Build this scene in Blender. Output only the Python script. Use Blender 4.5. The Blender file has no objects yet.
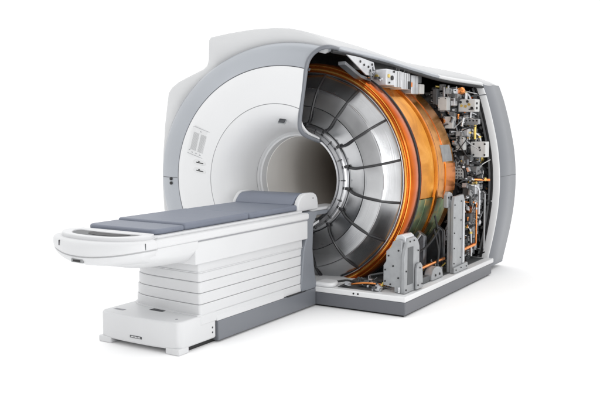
import bpy, bmesh, math, random
from mathutils import Vector, Matrix, Quaternion
R = math.radians; PI = math.pi
sc = bpy.context.scene
C = sc.collection
ZC = .89            # height of the bore axis

# ------------------------------------------------------------------ materials
def nt(m): return m.node_tree.nodes, m.node_tree.links
def mat(name, col, rough=.4, metal=0., coat=0., spec=.5, var=.0, vscale=6., bump=0., bscale=60., rvar=0., stretch=None, emit=None):
    m = bpy.data.materials.new(name); m.use_nodes = True
    N, L = nt(m); b = N['Principled BSDF']
    b.inputs['Base Color'].default_value = (*col, 1)
    b.inputs['Roughness'].default_value = rough; b.inputs['Metallic'].default_value = metal
    b.inputs['Coat Weight'].default_value = coat; b.inputs['Coat Roughness'].default_value = .12
    b.inputs['Specular IOR Level'].default_value = spec
    tc = N.new('ShaderNodeTexCoord'); mp = N.new('ShaderNodeMapping'); L.new(tc.outputs['Object'], mp.inputs[0])
    if stretch: mp.inputs['Scale'].default_value = stretch
    if var or rvar:
        n = N.new('ShaderNodeTexNoise'); n.inputs['Scale'].default_value = vscale; n.inputs['Detail'].default_value = 5
        L.new(mp.outputs[0], n.inputs['Vector'])
        if var:
            r = N.new('ShaderNodeValToRGB')
            r.color_ramp.elements[0].position = .3; r.color_ramp.elements[1].position = .7
            r.color_ramp.elements[0].color = (*[c*(1-var) for c in col], 1)
            r.color_ramp.elements[1].color = (*[min(1, c*(1+var)) for c in col], 1)
            L.new(n.outputs[0], r.inputs[0]); L.new(r.outputs[0], b.inputs['Base Color'])
        if rvar:
            q = N.new('ShaderNodeMapRange'); q.inputs[3].default_value = max(.02, rough-rvar); q.inputs[4].default_value = rough+rvar
            L.new(n.outputs[0], q.inputs[0]); L.new(q.outputs[0], b.inputs['Roughness'])
    if bump:
        n2 = N.new('ShaderNodeTexNoise'); n2.inputs['Scale'].default_value = bscale; n2.inputs['Detail'].default_value = 3
        L.new(mp.outputs[0], n2.inputs['Vector'])
        bp = N.new('ShaderNodeBump'); bp.inputs['Strength'].default_value = bump; bp.inputs['Distance'].default_value = .004
        L.new(n2.outputs[0], bp.inputs['Height']); L.new(bp.outputs[0], b.inputs['Normal'])
    return m
M = {}
M['white'] = mat('white_plastic', (.71, .715, .722), .42, spec=.35, var=.012, vscale=2.5, rvar=.05, bump=.03, bscale=180)
M['white2'] = mat('white_plastic_table', (.61, .615, .624), .42, spec=.35, var=.015, vscale=4, rvar=.05, bump=.03, bscale=180)
M['hood'] = mat('white_hood_plastic', (.60, .605, .612), .6, spec=.18, var=.012, vscale=2.5, bump=.03, bscale=180)
M['linerd'] = mat('deep_bore_lining', (.40, .36, .32), .45, var=.03, vscale=3)
M['grey'] = mat('silver_grey_paint', (.35, .37, .40), .32, coat=.3, metal=.3, var=.02, vscale=3, bump=.03, bscale=250)
M['plinth'] = mat('slate_grey_paint', (.115, .12, .135), .42, coat=.1, var=.03, vscale=5, bump=.04, bscale=160)
M['band'] = mat('steel_grey_paint', (.165, .175, .195), .4, coat=.1, metal=.1, var=.02, vscale=3, bump=.03, bscale=200)
M['dock'] = mat('dock_grey_paint', (.20, .215, .24), .45, var=.02, bump=.03)
M['lip'] = mat('dark_edge_trim', (.16, .17, .19), .4, var=.05)
M['vinyl'] = mat('blue_grey_vinyl', (.155, .173, .218), .5, var=.04, vscale=8, bump=.18, bscale=220, rvar=.06)
M['black'] = mat('matt_black', (.012, .012, .013), .55, var=.2)
M['rubber'] = mat('black_rubber', (.02, .02, .022), .6)
M['seam'] = mat('dark_gap', (.06, .062, .068), .8)
M['softseam'] = mat('grey_gap', (.3, .305, .32), .8)
M['steel'] = mat('polished_steel', (.52, .525, .54), .25, metal=1, var=.14, vscale=5, rvar=.09, bump=.10, bscale=9)
M['steel2'] = mat('satin_steel', (.55, .555, .57), .32, metal=1, var=.1, vscale=9, rvar=.1, bump=.12, bscale=40)
M['darksteel'] = mat('dark_steel', (.16, .165, .175), .36, metal=.9, var=.25, vscale=14, rvar=.1)
M['rib'] = mat('black_strap', (.022, .022, .024), .38, coat=.2)
M['cast'] = mat('cast_grey_bracket', (.33, .34, .35), .42, metal=.35, var=.08, vscale=18, bump=.2, bscale=90)
M['castd'] = mat('cast_shadow_grey', (.10, .105, .11), .5, metal=.3, var=.1, vscale=18)  # even dark grey of cast parts, plates and modules
M['alu'] = mat('aluminium_case', (.6, .61, .63), .38, metal=.55, var=.1, vscale=16, rvar=.08, bump=.1, bscale=60)
M['pale'] = mat('pale_enclosure', (.55, .55, .54), .45, var=.08, vscale=20)
M['mid'] = mat('mid_grey_part', (.26, .265, .27), .45, metal=.4, var=.15, vscale=24)
M['copper'] = mat('bare_copper', (.85, .30, .09), .24, metal=1, var=.25, vscale=10, rvar=.08)
M['brass'] = mat('yellow_brass', (.72, .55, .16), .35, metal=.8, var=.15, vscale=20)
M['orangeplas'] = mat('orange_plastic', (.75, .22, .04), .4)
M['red'] = mat('red_plastic', (.5, .03, .02), .4)
M['blue'] = mat('blue_plastic', (.05, .15, .45), .4)
M['screen'] = mat('dark_glass', (.03, .033, .04), .12)
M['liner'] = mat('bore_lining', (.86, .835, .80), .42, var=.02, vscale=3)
M['ink'] = mat('grey_print', (.42, .425, .43), .6)
M['label'] = mat('label_film', (.66, .665, .67), .4)

def brushed(name, col, rough, an):
    m = mat(name, col, rough, metal=1, var=.10, vscale=7, rvar=.06, bump=.03, bscale=10); N, L = nt(m); b = N['Principled BSDF']
    b.inputs['Anisotropic'].default_value = an
    g = N.new('ShaderNodeNewGeometry'); sb = N.new('ShaderNodeVectorMath'); sb.operation = 'SUBTRACT'; sb.inputs[1].default_value = (0, 0, ZC)
    cr_ = N.new('ShaderNodeVectorMath'); cr_.operation = 'CROSS_PRODUCT'; cr_.inputs[1].default_value = (0, 1, 0)
    tc2 = N.new('ShaderNodeTexCoord'); L.new(tc2.outputs['Object'], sb.inputs[0]); L.new(sb.outputs[0], cr_.inputs[0]); L.new(cr_.outputs[0], b.inputs['Tangent'])
    # fine circular grooves
    ln = N.new('ShaderNodeVectorMath'); ln.operation = 'LENGTH'; fl_ = N.new('ShaderNodeVectorMath'); fl_.operation = 'MULTIPLY'; fl_.inputs[1].default_value = (1, 0, 1)
    L.new(sb.outputs[0], fl_.inputs[0]); L.new(fl_.outputs[0], ln.inputs[0])
    n = N.new('ShaderNodeTexNoise'); n.noise_dimensions = '1D'; n.inputs['Scale'].default_value = 160; n.inputs['Detail'].default_value = 3; L.new(ln.outputs['Value'], n.inputs['W'])
    bp = N.new('ShaderNodeBump'); bp.inputs['Strength'].default_value = .12; bp.inputs['Distance'].default_value = .002; L.new(n.outputs[0], bp.inputs['Height'])
    old = b.inputs['Normal'].links[0].from_socket; L.new(old, bp.inputs['Normal']); L.new(bp.outputs[0], b.inputs['Normal'])
    return m
M['panel'] = brushed('brushed_steel_panel', (.50, .505, .515), .25, .6)
def gold(name, c0, c1, c2, rough, axis_stripes=None, sc_=5.):
    m = bpy.data.materials.new(name); m.use_nodes = True
    N, L = nt(m); b = N['Principled BSDF']; b.inputs['Metallic'].default_value = .92
    tc = N.new('ShaderNodeTexCoord')
    n = N.new('ShaderNodeTexNoise'); n.inputs['Scale'].default_value = sc_; n.inputs['Detail'].default_value = 4; n.inputs['Distortion'].default_value = .6
    L.new(tc.outputs['Object'], n.inputs['Vector'])
    r = N.new('ShaderNodeValToRGB'); e = r.color_ramp.elements
    e[0].position = .2; e[0].color = (*c0, 1); e[1].position = .8; e[1].color = (*c2, 1)
    k = r.color_ramp.elements.new(.5); k.color = (*c1, 1)
    L.new(n.outputs[0], r.inputs[0]); L.new(r.outputs[0], b.inputs['Base Color'])
    q = N.new('ShaderNodeMapRange'); q.inputs[3].default_value = rough-.08; q.inputs[4].default_value = rough+.1
    L.new(n.outputs[0], q.inputs[0]); L.new(q.outputs[0], b.inputs['Roughness'])
    bp = N.new('ShaderNodeBump'); bp.inputs['Strength'].default_value = .16; bp.inputs['Distance'].default_value = .012
    n2 = N.new('ShaderNodeTexNoise'); n2.inputs['Scale'].default_value = 9; n2.inputs['Detail'].default_value = 2
    L.new(tc.outputs['Object'], n2.inputs['Vector']); L.new(n2.outputs[0], bp.inputs['Height']); L.new(bp.outputs[0], b.inputs['Normal'])
    return m
M['drum'] = gold('amber_film_drum', (.38, .14, .018), (.62, .25, .03), (.84, .42, .10), .24)
M['drum2'] = gold('deep_amber_film', (.40, .10, .01), (.60, .18, .016), (.75, .30, .04), .25)
M['ringc'] = gold('copper_winding', (.36, .06, .008), (.56, .12, .014), (.74, .22, .03), .2, sc_=3)
M['ringlt'] = gold('bright_copper_bead', (.98, .40, .06), (1, .50, .11), (1, .6, .2), .16, sc_=3)
M['green'] = gold('green_printed_film', (.09, .16, .09), (.24, .31, .17), (.62, .34, .10), .35, sc_=11)

def board():        # circuit board with small square pads
    m = bpy.data.materials.new('circuit_board'); m.use_nodes = True
    N, L = nt(m); b = N['Principled BSDF']; b.inputs['Roughness'].default_value = .4
    tc = N.new('ShaderNodeTexCoord'); v = N.new('ShaderNodeTexVoronoi'); v.distance = 'CHEBYCHEV'; v.inputs['Scale'].default_value = 38
    L.new(tc.outputs['Object'], v.inputs['Vector'])
    r = N.new('ShaderNodeValToRGB'); r.color_ramp.interpolation = 'CONSTANT'; e = r.color_ramp.elements
    e[0].color = (.02, .022, .024, 1); e[1].position = .42; e[1].color = (.08, .085, .09, 1)
    for p, c in ((.55, (.03, .03, .03)), (.7, (.42, .42, .42)), (.8, (.02, .02, .02)), (.9, (.35, .16, .05))):
        k = r.color_ramp.elements.new(p); k.color = (*c, 1)
    L.new(v.outputs['Color'], r.inputs[0]); L.new(r.outputs[0], b.inputs['Base Color'])
    return m
M['board'] = board()

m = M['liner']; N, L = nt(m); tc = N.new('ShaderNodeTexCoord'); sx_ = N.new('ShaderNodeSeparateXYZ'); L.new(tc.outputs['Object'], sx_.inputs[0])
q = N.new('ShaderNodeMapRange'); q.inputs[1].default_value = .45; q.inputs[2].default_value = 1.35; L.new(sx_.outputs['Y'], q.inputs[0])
r = N.new('ShaderNodeValToRGB'); r.color_ramp.elements[0].color = (.86, .84, .81, 1); r.color_ramp.elements[1].color = (.42, .375, .33, 1)  # tunnel shade put into the lining colour, darker with depth
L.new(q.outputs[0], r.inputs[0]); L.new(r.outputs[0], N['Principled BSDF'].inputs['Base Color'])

# ------------------------------------------------------------------ helpers
def obj(name, bm, m, parent=None, smooth=True, angle=35, label=None, bevel=0, seg=2):
    me = bpy.data.meshes.new(name)
    bmesh.ops.recalc_face_normals(bm, faces=bm.faces)
    bm.to_mesh(me); bm.free()
    ms = m if isinstance(m, (list, tuple)) else [m]
    for q in ms: me.materials.append(q)
    o = bpy.data.objects.new(name, me); C.objects.link(o)
    if parent: o.parent = parent
    if smooth:
        for p in me.polygons: p.use_smooth = True
        me.set_sharp_from_angle(angle=R(angle))
    if bevel:
        bv = o.modifiers.new('bevel', 'BEVEL'); bv.width = bevel; bv.segments = seg; bv.limit_method = 'ANGLE'; bv.angle_limit = R(30)
        bv.harden_normals = False
    if label: o['label'] = label
    return o
def empty(name, label, cat, loc=(0, 0, 0), group=None):
    o = bpy.data.objects.new(name, None); C.objects.link(o); o.location = loc
    o.empty_display_size = .1
    o['label'] = label; o['category'] = cat
    if group: o['group'] = group
    return o
def box(bm, x0, x1, y0, y1, z0, z1, mi=0):
    vs = [bm.verts.new(p) for p in ((x0,y0,z0),(x1,y0,z0),(x1,y1,z0),(x0,y1,z0),(x0,y0,z1),(x1,y0,z1),(x1,y1,z1),(x0,y1,z1))]
    for f in ((0,3,2,1),(4,5,6,7),(0,1,5,4),(1,2,6,5),(2,3,7,6),(3,0,4,7)):
        bm.faces.new([vs[i] for i in f]).material_index = mi
    return vs
def bx(*a, **k):
    bm = bmesh.new(); box(bm, *a, **k); return bm
def prism(bm, pts, axis, a, b, mi=0):
    """pts: 2-D outline; axis 'x','y' or 'z' is the extrusion direction from a to b"""
    def P(p, h): return {'x': (h, p[0], p[1]), 'y': (p[0], h, p[1]), 'z': (p[0], p[1], h)}[axis]
    A = [bm.verts.new(P(p, a)) for p in pts]; B = [bm.verts.new(P(p, b)) for p in pts]
    n = len(pts)
    bm.faces.new(A).material_index = mi; bm.faces.new(B[::-1]).material_index = mi
    for i in range(n):
        bm.faces.new((A[i], B[i], B[(i+1) % n], A[(i+1) % n])).material_index = mi
    return bm
def tube(bm, path, r, n=10, sx=1., mi=0, closed=False):
    path = [Vector(p) for p in path]; rings = []
    m = len(path)
    up = Vector((0, 0, 1)); prev = None
    for i, p in enumerate(path):
        if closed: t = path[(i+1) % m]-path[i-1]
        else: t = path[min(i+1, m-1)]-path[max(i-1, 0)]
        t.normalize()
        if prev is None:
            a = t.cross(up)
            if a.length < .1: a = t.cross(Vector((1, 0, 0)))
            a.normalize()
        else:
            a = prev - t*prev.dot(t); a.normalize()
        prev = a; b = t.cross(a)
        rr = r[i] if isinstance(r, (list, tuple)) else r
        rings.append([bm.verts.new(p + a*math.cos(2*PI*k/n)*rr*sx + b*math.sin(2*PI*k/n)*rr) for k in range(n)])
    for i in range(m-1 if not closed else m):
        A, B = rings[i], rings[(i+1) % m]
        for k in range(n): bm.faces.new((A[k], A[(k+1) % n], B[(k+1) % n], B[k])).material_index = mi
    if not closed:
        bm.faces.new(rings[0][::-1]).material_index = mi; bm.faces.new(rings[-1]).material_index = mi
    return bm
def spline(pts, n=8):
    pts = [Vector(p) for p in pts]; out = []
    for i in range(len(pts)-1):
        p0 = pts[max(i-1, 0)]; p1 = pts[i]; p2 = pts[i+1]; p3 = pts[min(i+2, len(pts)-1)]
        for k in range(n):
            t = k/n
            out.append(.5*((2*p1)+(p2-p0)*t+(2*p0-5*p1+4*p2-p3)*t*t+(3*p1-p0-3*p2+p3)*t**3))
    out.append(pts[-1]); return out
def spl2(pts, n=6): return [(v.x, v.y) for v in spline([(p[0], p[1], 0) for p in pts], n)]
def revolve(prof, a0=0, a1=360, n=128, zc=ZC, xc=0, close=False):
    """prof: (radius, y) pairs or (rx, rz, y); turned about the bore axis"""
    bm = bmesh.new(); full = abs(a1-a0) >= 360
    cnt = n if full else n+1; rings = []
    for i in range(cnt):
        a = R(a0+(a1-a0)*i/n); row = []
        for p in prof:
            rx, rz, y = (p[0], p[0], p[1]) if len(p) == 2 else p
            row.append(bm.verts.new((xc+rx*math.cos(a), y, zc+rz*math.sin(a))))
        rings.append(row)
    m = len(prof)
    for i in range(n):
        A = rings[i]; B = rings[(i+1) % cnt]
        for k in range(m-1 if not close else m):
            bm.faces.new((A[k], A[(k+1) % m], B[(k+1) % m], B[k]))
    return bm
def cyl(bm, p0, p1, r, n=20, mi=0): return tube(bm, [p0, p1], r, n, mi=mi)
def baked_boolean(o, cutter, op='DIFFERENCE'):
    md = o.modifiers.new('cut', 'BOOLEAN'); md.object = cutter; md.operation = op; md.solver = 'EXACT'
    dg = bpy.context.evaluated_depsgraph_get(); dg.update()
    me = bpy.data.meshes.new_from_object(o.evaluated_get(dg)); o.modifiers.remove(md)
    o.data = me
    for p in me.polygons: p.use_smooth = True
    me.set_sharp_from_angle(angle=R(35))

# ------------------------------------------------------------------ setting
bm = bmesh.new(); bmesh.ops.create_grid(bm, x_segments=4, y_segments=4, size=150)
fl = obj('floor', bm, mat('studio_floor', (.97, .97, .97), .75, spec=.15, var=.004, vscale=1.5), smooth=False)
fl['kind'] = 'structure'

# =================================================================== SCANNER
S = empty('mri_scanner', 'large white and grey scanner with its right side cut away over an orange magnet', 'medical scanner')

# ---- hood: the white casing lofted front to back, open on the right
def left(k, top, dz):   # k scales the width of the left side, dz lowers the hump
    return [(-1.02*k, .13), (-1.13*k, .3), (-1.185*k, .55), (-1.2*k, .80), (-1.19*k, 1.06), (-1.165*k, 1.3), (-1.12*k, 1.56), (-1.085*k, 1.60), (-1.02*k, 1.64),
            (-.9*k, 1.685), (-.76*k, 1.735), (-.722*k, 1.765), (-.706*k, 1.81), (-.703*k, 1.9-dz), (-.70*k, 1.96-dz), (-.685*k, 1.976-dz), (-.5*k, 1.998-dz), (-.3*k, 2.012-dz)]
secs = [
 (.10, left(1, 0, 0), [(-.1, 2.012), (.04, 2.0), (.14, 1.978), (.23, 1.948), (.31, 1.913), (.365, 1.875), (.40, 1.845)]),
 (.60, left(.99, 0, .01), [(-.1, 1.995), (.0, 1.99), (.11, 1.965), (.22, 1.934), (.33, 1.90), (.44, 1.855), (.52, 1.80)]),
 (1.0, left(.97, 0, .06), [(-.1, 1.935), (.05, 1.93), (.18, 1.90), (.3, 1.872), (.42, 1.838), (.52, 1.80), (.61, 1.745)]),
 (1.4, left(.95, 0, .12), [(-.1, 1.885), (.08, 1.88), (.24, 1.858), (.4, 1.822), (.53, 1.785), (.64, 1.742), (.72, 1.69)]),
 (1.85, left(.92, 0, .15), [(-.1, 1.86), (.15, 1.85), (.41, 1.808), (.6, 1.772), (.73, 1.738), (.82, 1.70), (.885, 1.655)]),
 (2.35, left(.88, 0, .16), [(-.1, 1.85), (.15, 1.84), (.38, 1.808), (.56, 1.772), (.70, 1.728), (.80, 1.69), (.875, 1.65)]),
]
ys = [s[0] for s in secs]
def hood_section(y):
    cols = [s[1]+s[2] for s in secs]; i = 0
    while i < len(ys)-2 and y > ys[i+1]: i += 1
    t = (y-ys[i])/(ys[i+1]-ys[i])
    def at(j, k): return Vector((*cols[j][k], 0))
    out = []
    for k in range(len(cols[0])):
        p = spline([at(max(i-1, 0), k), at(i, k), at(i+1, k), at(min(i+2, len(ys)-1), k)], 10)
        f = 10+t*10; a = int(min(f, 19)); v = p[a].lerp(p[a+1], f-a)
        out.append((v.x, v.y))
    return out
def loft_hood(off, name, m, y0=.1, y1=2.35, n=26, front=True):
    bm = bmesh.new(); rows = []
    for i in range(n+1):
        y = y0+(y1-y0)*i/n; s = hood_section(y)
        s2 = []
        for k, p in enumerate(s):
            a = s[max(k-1, 0)]; b = s[min(k+1, len(s)-1)]
            tx, tz = b[0]-a[0], b[1]-a[1]; l = math.hypot(tx, tz)
            nx, nz = tz/l, -tx/l            # inward
            s2.append((p[0]+nx*off, p[1]+nz*off))
        rows.append([bm.verts.new((p[0], y, p[1])) for p in s2])
    for i in range(n):
        for k in range(len(rows[0])-1):
            bm.faces.new((rows[i][k], rows[i][k+1], rows[i+1][k+1], rows[i+1][k]))
    return bm, rows
def ring_pt(a, s=1.0): return (1.155*s*math.cos(a), ZC+1.005*s*math.sin(a))
bm, rows = loft_hood(0, '', None)
# rounded front edge and front face behind the trim ring
f0 = rows[0]; inner1 = []; inner2 = []; inner3 = []
ctr = Vector((0, .1, ZC))
for v in f0:
    d = (v.co-ctr).normalized()
    inner1.append(bm.verts.new(v.co - d*.008 + Vector((0, -.012, 0))))
    inner2.append(bm.verts.new(v.co - d*.024 + Vector((0, -.018, 0))))
    a = math.atan2((v.co.z-ZC)/1.005, v.co.x/1.155)
    x, z = ring_pt(a, .955)
    if v.co.x > .375: x, z = v.co.x-.02, v.co.z-.02
    inner3.append(bm.verts.new((x, .085, z)))
for A, B in ((f0, inner1), (inner1, inner2), (inner2, inner3)):
    for k in range(len(A)-1): bm.faces.new((A[k], A[k+1], B[k+1], B[k]))
hood = obj('hood', bm, M['hood'], S, angle=40, label='white casing rising to a flat hump on top')
sd = hood.modifiers.new('thick', 'SOLIDIFY'); sd.thickness = .022; sd.offset = -1 ; sd.use_even_offset = False
# dark lining under the hood
bm, rows = loft_hood(.03, '', None, y0=.14, y1=2.33)
hl = obj('inner_lining', bm, M['mid'], S)

# ---- front cover: trim ring, face panel, funnel, bore rim; cut open on the right
prof_ring = [(1.15, 1.0, .13), (1.158, 1.008, .09), (1.155, 1.005, .055), (1.145, .997, .035), (1.12, .976, .02), (1.06, .932, .0), (.99, .88, -.018), (.93, .838, -.03)]
prof_face = [(.924, .832, -.028), (.915, .825, -.034), (.85, .765, -.042), (.75, .69, -.05), (.66, .62, -.054), (.585, .565, -.055)]
prof_fun = [(.580, .560, -.054), (.573, .554, -.054), (.53, .515, -.046), (.49, .48, -.030), (.455, .448, -.002), (.425, .42, .04), (.40, .396, .09), (.382, .379, .15), (.368, .366, .21), (.36, .358, .25)]
def shell(prof, th):     # closed profile so that the cut shows a thickness
    back = []
    for i, p in enumerate(prof):
        a = prof[max(i-1, 0)]; b = prof[min(i+1, len(prof)-1)]
        dr, dy = b[0]-a[0], b[2]-a[2]; l = math.hypot(dr, dy)
        nr, ny = -dy/l, dr/l
        if ny < 0 or (abs(ny) < .05 and nr < 0): nr, ny = -nr, -ny
        if i == 0: nr, ny = (-1, 0) if prof is prof_ring else (nr, ny)
        back.append((p[0]+nr*th, p[1]+nr*th, p[2]+ny*th))
    return list(prof)+back[::-1]
RB = [(.92, .828, -.01), (.98, .87, .002), (1.05, .92, .02), (1.10, .955, .04), (1.125, .98, .06), (1.13, .985, .13)]
cut = [(.47, 1.9), (.405, 1.848), (.34, 1.832), (.285, 1.79), (.255, 1.72), (.235, 1.56), (.215, 1.38), (.205, 1.26), (.2, 1.15), (.2, .9), (.2, -.3), (3, -.3), (3, 1.9)]
def cutter():
    bm = bmesh.new(); prism(bm, cut, 'y', -.7, .9); return obj('cut_tool', bm, M['black'])
cov = []
for nm, pr, m, th, lb in (('trim_ring', prof_ring, M['grey'], .02, 'wide silver-grey ring around the front cover'), ('front_cover', prof_face, M['white'], .02, 'white front panel with the warning labels'),
                      ('funnel', prof_fun, M['white'], .016, 'white funnel leading into the bore')):
    o = obj(nm, revolve(list(prof_ring)+RB if pr is prof_ring else shell(pr, th), n=220, close=True), m, S, label=lb)
    ct = cutter(); baked_boolean(o, ct); bpy.data.objects.remove(ct); cov.append(o)
front = cov[1]
# dark gaps under the seams
o = obj('seam_gap', revolve([(.572, .552, -.0505), (.592, .570, -.0505)], a0=70, a1=290, n=120), M['softseam'], front)
o = obj('seam_gap', revolve([(.915, .825, -.027), (.938, .845, -.0225)], a0=72, a1=290, n=140), M['seam'], front)
# bore rim and lining tube
rim = revolve([(.362, .235), (.362, .262), (.358, .268), (.340, .262), (.329, .268), (.3265, .30), (.3265, .33)], a0=62, a1=298, n=120)
obj('bore_rim', rim, M['white'], S)
gp = revolve([(.372, .232), (.360, .245)], a0=62, a1=298, n=100)
obj('seam_gap', gp, M['seam'], S)
obj('bore_lining', revolve([(.3265, .328), (.3235, .331), (.3215, 2.29), (.30, 2.298), (.001, 2.298)], n=120), M['liner'], S)  # far end closed by an added disc that keeps rear light out
# dark edge trim of the cut
lipp = spline([(.40, .62, 1.70), (.405, .4, 1.80), (.405, .16, 1.838), (.40, .03, 1.843), (.345, .0, 1.828), (.288, -.012, 1.785), (.258, -.022, 1.72), (.238, -.034, 1.56), (.218, -.044, 1.38), (.212, -.045, 1.29),
               (.218, -.02, 1.245), (.222, .03, 1.222), (.222, .12, 1.20), (.2, .22, 1.185), (.18, .27, 1.18)], 6)[8:]
obj('edge_trim', tube(bmesh.new(), lipp, .0155, 10), M['lip'], S, label='dark edging around the cut in the front cover')
# trim along the hood edge
for (ya, yb, mm, wd, hh, lb) in ((.075, 1.33, 'grey', .03, .056, 'grey edging strip under the front half of the hood'), (1.33, 1.86, 'white', .02, .02, None)):
    bm = bmesh.new(); rowsA = []
    for i in range(25):
        y = ya+(yb-ya)*i/24; s = hood_section(max(y, .1)); e = Vector((s[-1][0], y, s[-1][1])); q = Vector((s[-2][0], y, s[-2][1]))
        if y < .1: e.x -= (.1-y)*.1
        d = (e-q); d.y = 0; d.normalize(); nrm = Vector((-d.z, 0, d.x))
        if nrm.z < 0: nrm = -nrm
        h = hh*(1 - .45*(i/24))*min(1, .3+i/5) if mm == 'grey' else hh
        pts = [e-d*h*.65+nrm*.008, e+d*h*.35+nrm*.006, e+d*h*.45, e+d*h*.35-nrm*wd, e-d*h*.3-nrm*wd]
        rowsA.append([bm.verts.new(p) for p in pts])
    for i in range(24):
        for k in range(5):
            bm.faces.new((rowsA[i][k], rowsA[i][(k+1) % 5], rowsA[i+1][(k+1) % 5], rowsA[i+1][k]))
    bm.faces.new(rowsA[0]); bm.faces.new(rowsA[-1][::-1])
    obj('edge_trim', bm, M[mm], S, label=lb)
# dark gasket just under the hood edge
bm = bmesh.new(); pth = []
for i in range(30):
    y = .08+1.79*i/29; s = hood_section(max(y, .1)); pth.append((s[-1][0]+.002, y, s[-1][1]-.030))
obj('gasket', tube(bm, pth, .012, 8), M['rubber'], S)

# ---- rear cover: barrel-sided band on the right
rp = spl2([(.885, 1.655), (.935, 1.52), (.995, 1.30), (1.04, 1.08), (1.06, .86), (1.055, .62), (1.02, .36), (.955, .045)], 7)
def offs(pts, d):
    out = []
    for k, p in enumerate(pts):
        a = pts[max(k-1, 0)]; b = pts[min(k+1, len(pts)-1)]; tx, tz = b[0]-a[0], b[1]-a[1]; l = math.hypot(tx, tz)
        out.append((p[0]+tz/l*d, p[1]-tx/l*d))
    return out
def band(name, m, rowsdef, parent=S, label=None):
    bm = bmesh.new(); rows = []
    for d, y in rowsdef:
        rows.append([bm.verts.new((p[0], y, p[1])) for p in offs(rp, -d)])
    for i in range(len(rows)-1):
        for k in range(len(rows[0])-1): bm.faces.new((rows[i][k], rows[i][k+1], rows[i+1][k+1], rows[i+1][k]))
    return obj(name, bm, m, parent, label=label, angle=50)
rc = band('rear_cover', M['band'], [(-.004, 1.868), (.0, 1.874), (0, 2.33), (-.02, 2.355), (-.08, 2.36)], label='curved steel-grey rear cover on the right')
band('rim_strip', M['white'], [(-.062, 1.95), (-.062, 1.868), (-.056, 1.855), (-.012, 1.852), (-.002, 1.858), (-.001, 1.872)], rc)
band('gasket', M['rubber'], [(-.082, 1.95), (-.082, 1.872), (-.078, 1.866), (-.068, 1.864), (-.062, 1.868)], rc)
band('inner_frame', M['mid'], [(-.108, 2.1), (-.108, 1.885), (-.104, 1.878), (-.09, 1.876), (-.083, 1.885)], rc)
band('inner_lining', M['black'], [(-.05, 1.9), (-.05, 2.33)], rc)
# closing strips: bottom and top of the rear band, back wall
bm = bmesh.new(); prism(bm, [(-1.0, .12)]+[(p[0]*1, p[1]) for p in [(-1.06, .8), (-.99, 1.6), (-.62, 1.7), (0, 1.82), (.56, 1.76), (.86, 1.635), (.93, 1.5), (1.03, 1.08), (1.045, .86), (1.04, .62), (.94, .12)]], 'y', 2.325, 2.35)
obj('rear_panel', bm, M['white'], S)
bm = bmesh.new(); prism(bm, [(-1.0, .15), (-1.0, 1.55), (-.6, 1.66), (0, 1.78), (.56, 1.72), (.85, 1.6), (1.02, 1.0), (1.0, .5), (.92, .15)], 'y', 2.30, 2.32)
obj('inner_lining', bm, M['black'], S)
bm = bmesh.new(); box(bm, .945, .9565, 1.874, 2.33, .04, .06); box(bm, .3, .950, 1.80, 2.33, .045, .12)
obj('bottom_strip', bm, M['band'], rc)
bm = bmesh.new(); box(bm, 1.056, 1.0612, 1.88, 2.34, .8515, .8538); obj('seam_line', bm, M['seam'], rc)
# seam and two fasteners on the trim ring
x0, x1 = -1.12, -.945
bm = bmesh.new()
prism(bm, [(-1.15, .045), (-1.12, .0185), (-1.06, -.0015), (-.99, -.0195), (-.935, -.0305), (-.935, -.02), (-1.15, .06)], 'z', .882, .8855)
obj('seam_line', bm, M['seam'], cov[0])
for z in (.872, .838):
    bm = bmesh.new(); cyl(bm, (-1.01, -.006, z), (-1.012, -.022, z), .0125, 16); obj('fastener', bm, M['black'], cov[0])

# ---- warning label, buttons, small display on the front cover
def on_face(x, z, y=-.053): return Vector((x, y, z))
def plate(name, cx, cz, w, h, rot, y, th, m, parent, bev=.0, label=None, tiltx=0):
    bm = bmesh.new(); box(bm, -w/2, w/2, -th, 0, -h/2, h/2)
    o = obj(name, bm, m, parent, bevel=bev, label=label)
    o.location = (cx, y, cz); o.rotation_euler = (tiltx, R(rot), 0); return o
ROT = 17
lx, lz = -.70, 1.165
def loc(u, v):
    a = R(ROT); return (lx+u*math.cos(a)+v*math.sin(a), lz-u*math.sin(a)+v*math.cos(a))
lab = plate('warning_label', lx, lz, .165, .215, ROT, -.0475, .004, M['label'], front, label='tilted warning label with two columns of small grey print')
def local_part(name, u, v, w, h, m, parent, th=.0015, y=-.005):
    bm = bmesh.new(); box(bm, u-w/2, u+w/2, y-th, y, v-h/2, v+h/2); return obj(name, bm, m, parent)
for s in (-1, 1):
    bm = bmesh.new(); rr = random.Random(5+s)
    v = .066
    while v > -.07:
        u = s*.037-.028
        while u < s*.037+.028:
            w = rr.uniform(.004, .014); e = min(u+w, s*.037+.028)
            box(bm, u, e, -.0056, -.0042, v-.003, v); u = e+.0022
        v -= .0070
    obj('printed_text', bm, M['ink'], lab, smooth=False)
for v in (.1065, -.1068): obj('printed_line', bx(-.0825, .0825, -.0055, -.0042, v-.001, v+.001), M['softseam'], lab, smooth=False)
bm = bmesh.new()
for u, v in ((0, .085), (-.04, -.09), (.04, -.09), (0, -.088), (-.07, -.078)): box(bm, u-.006, u+.006, -.0055, -.0042, v-.003, v+.003)
obj('printed_symbols', bm, M['softseam'], lab, smooth=False)
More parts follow.
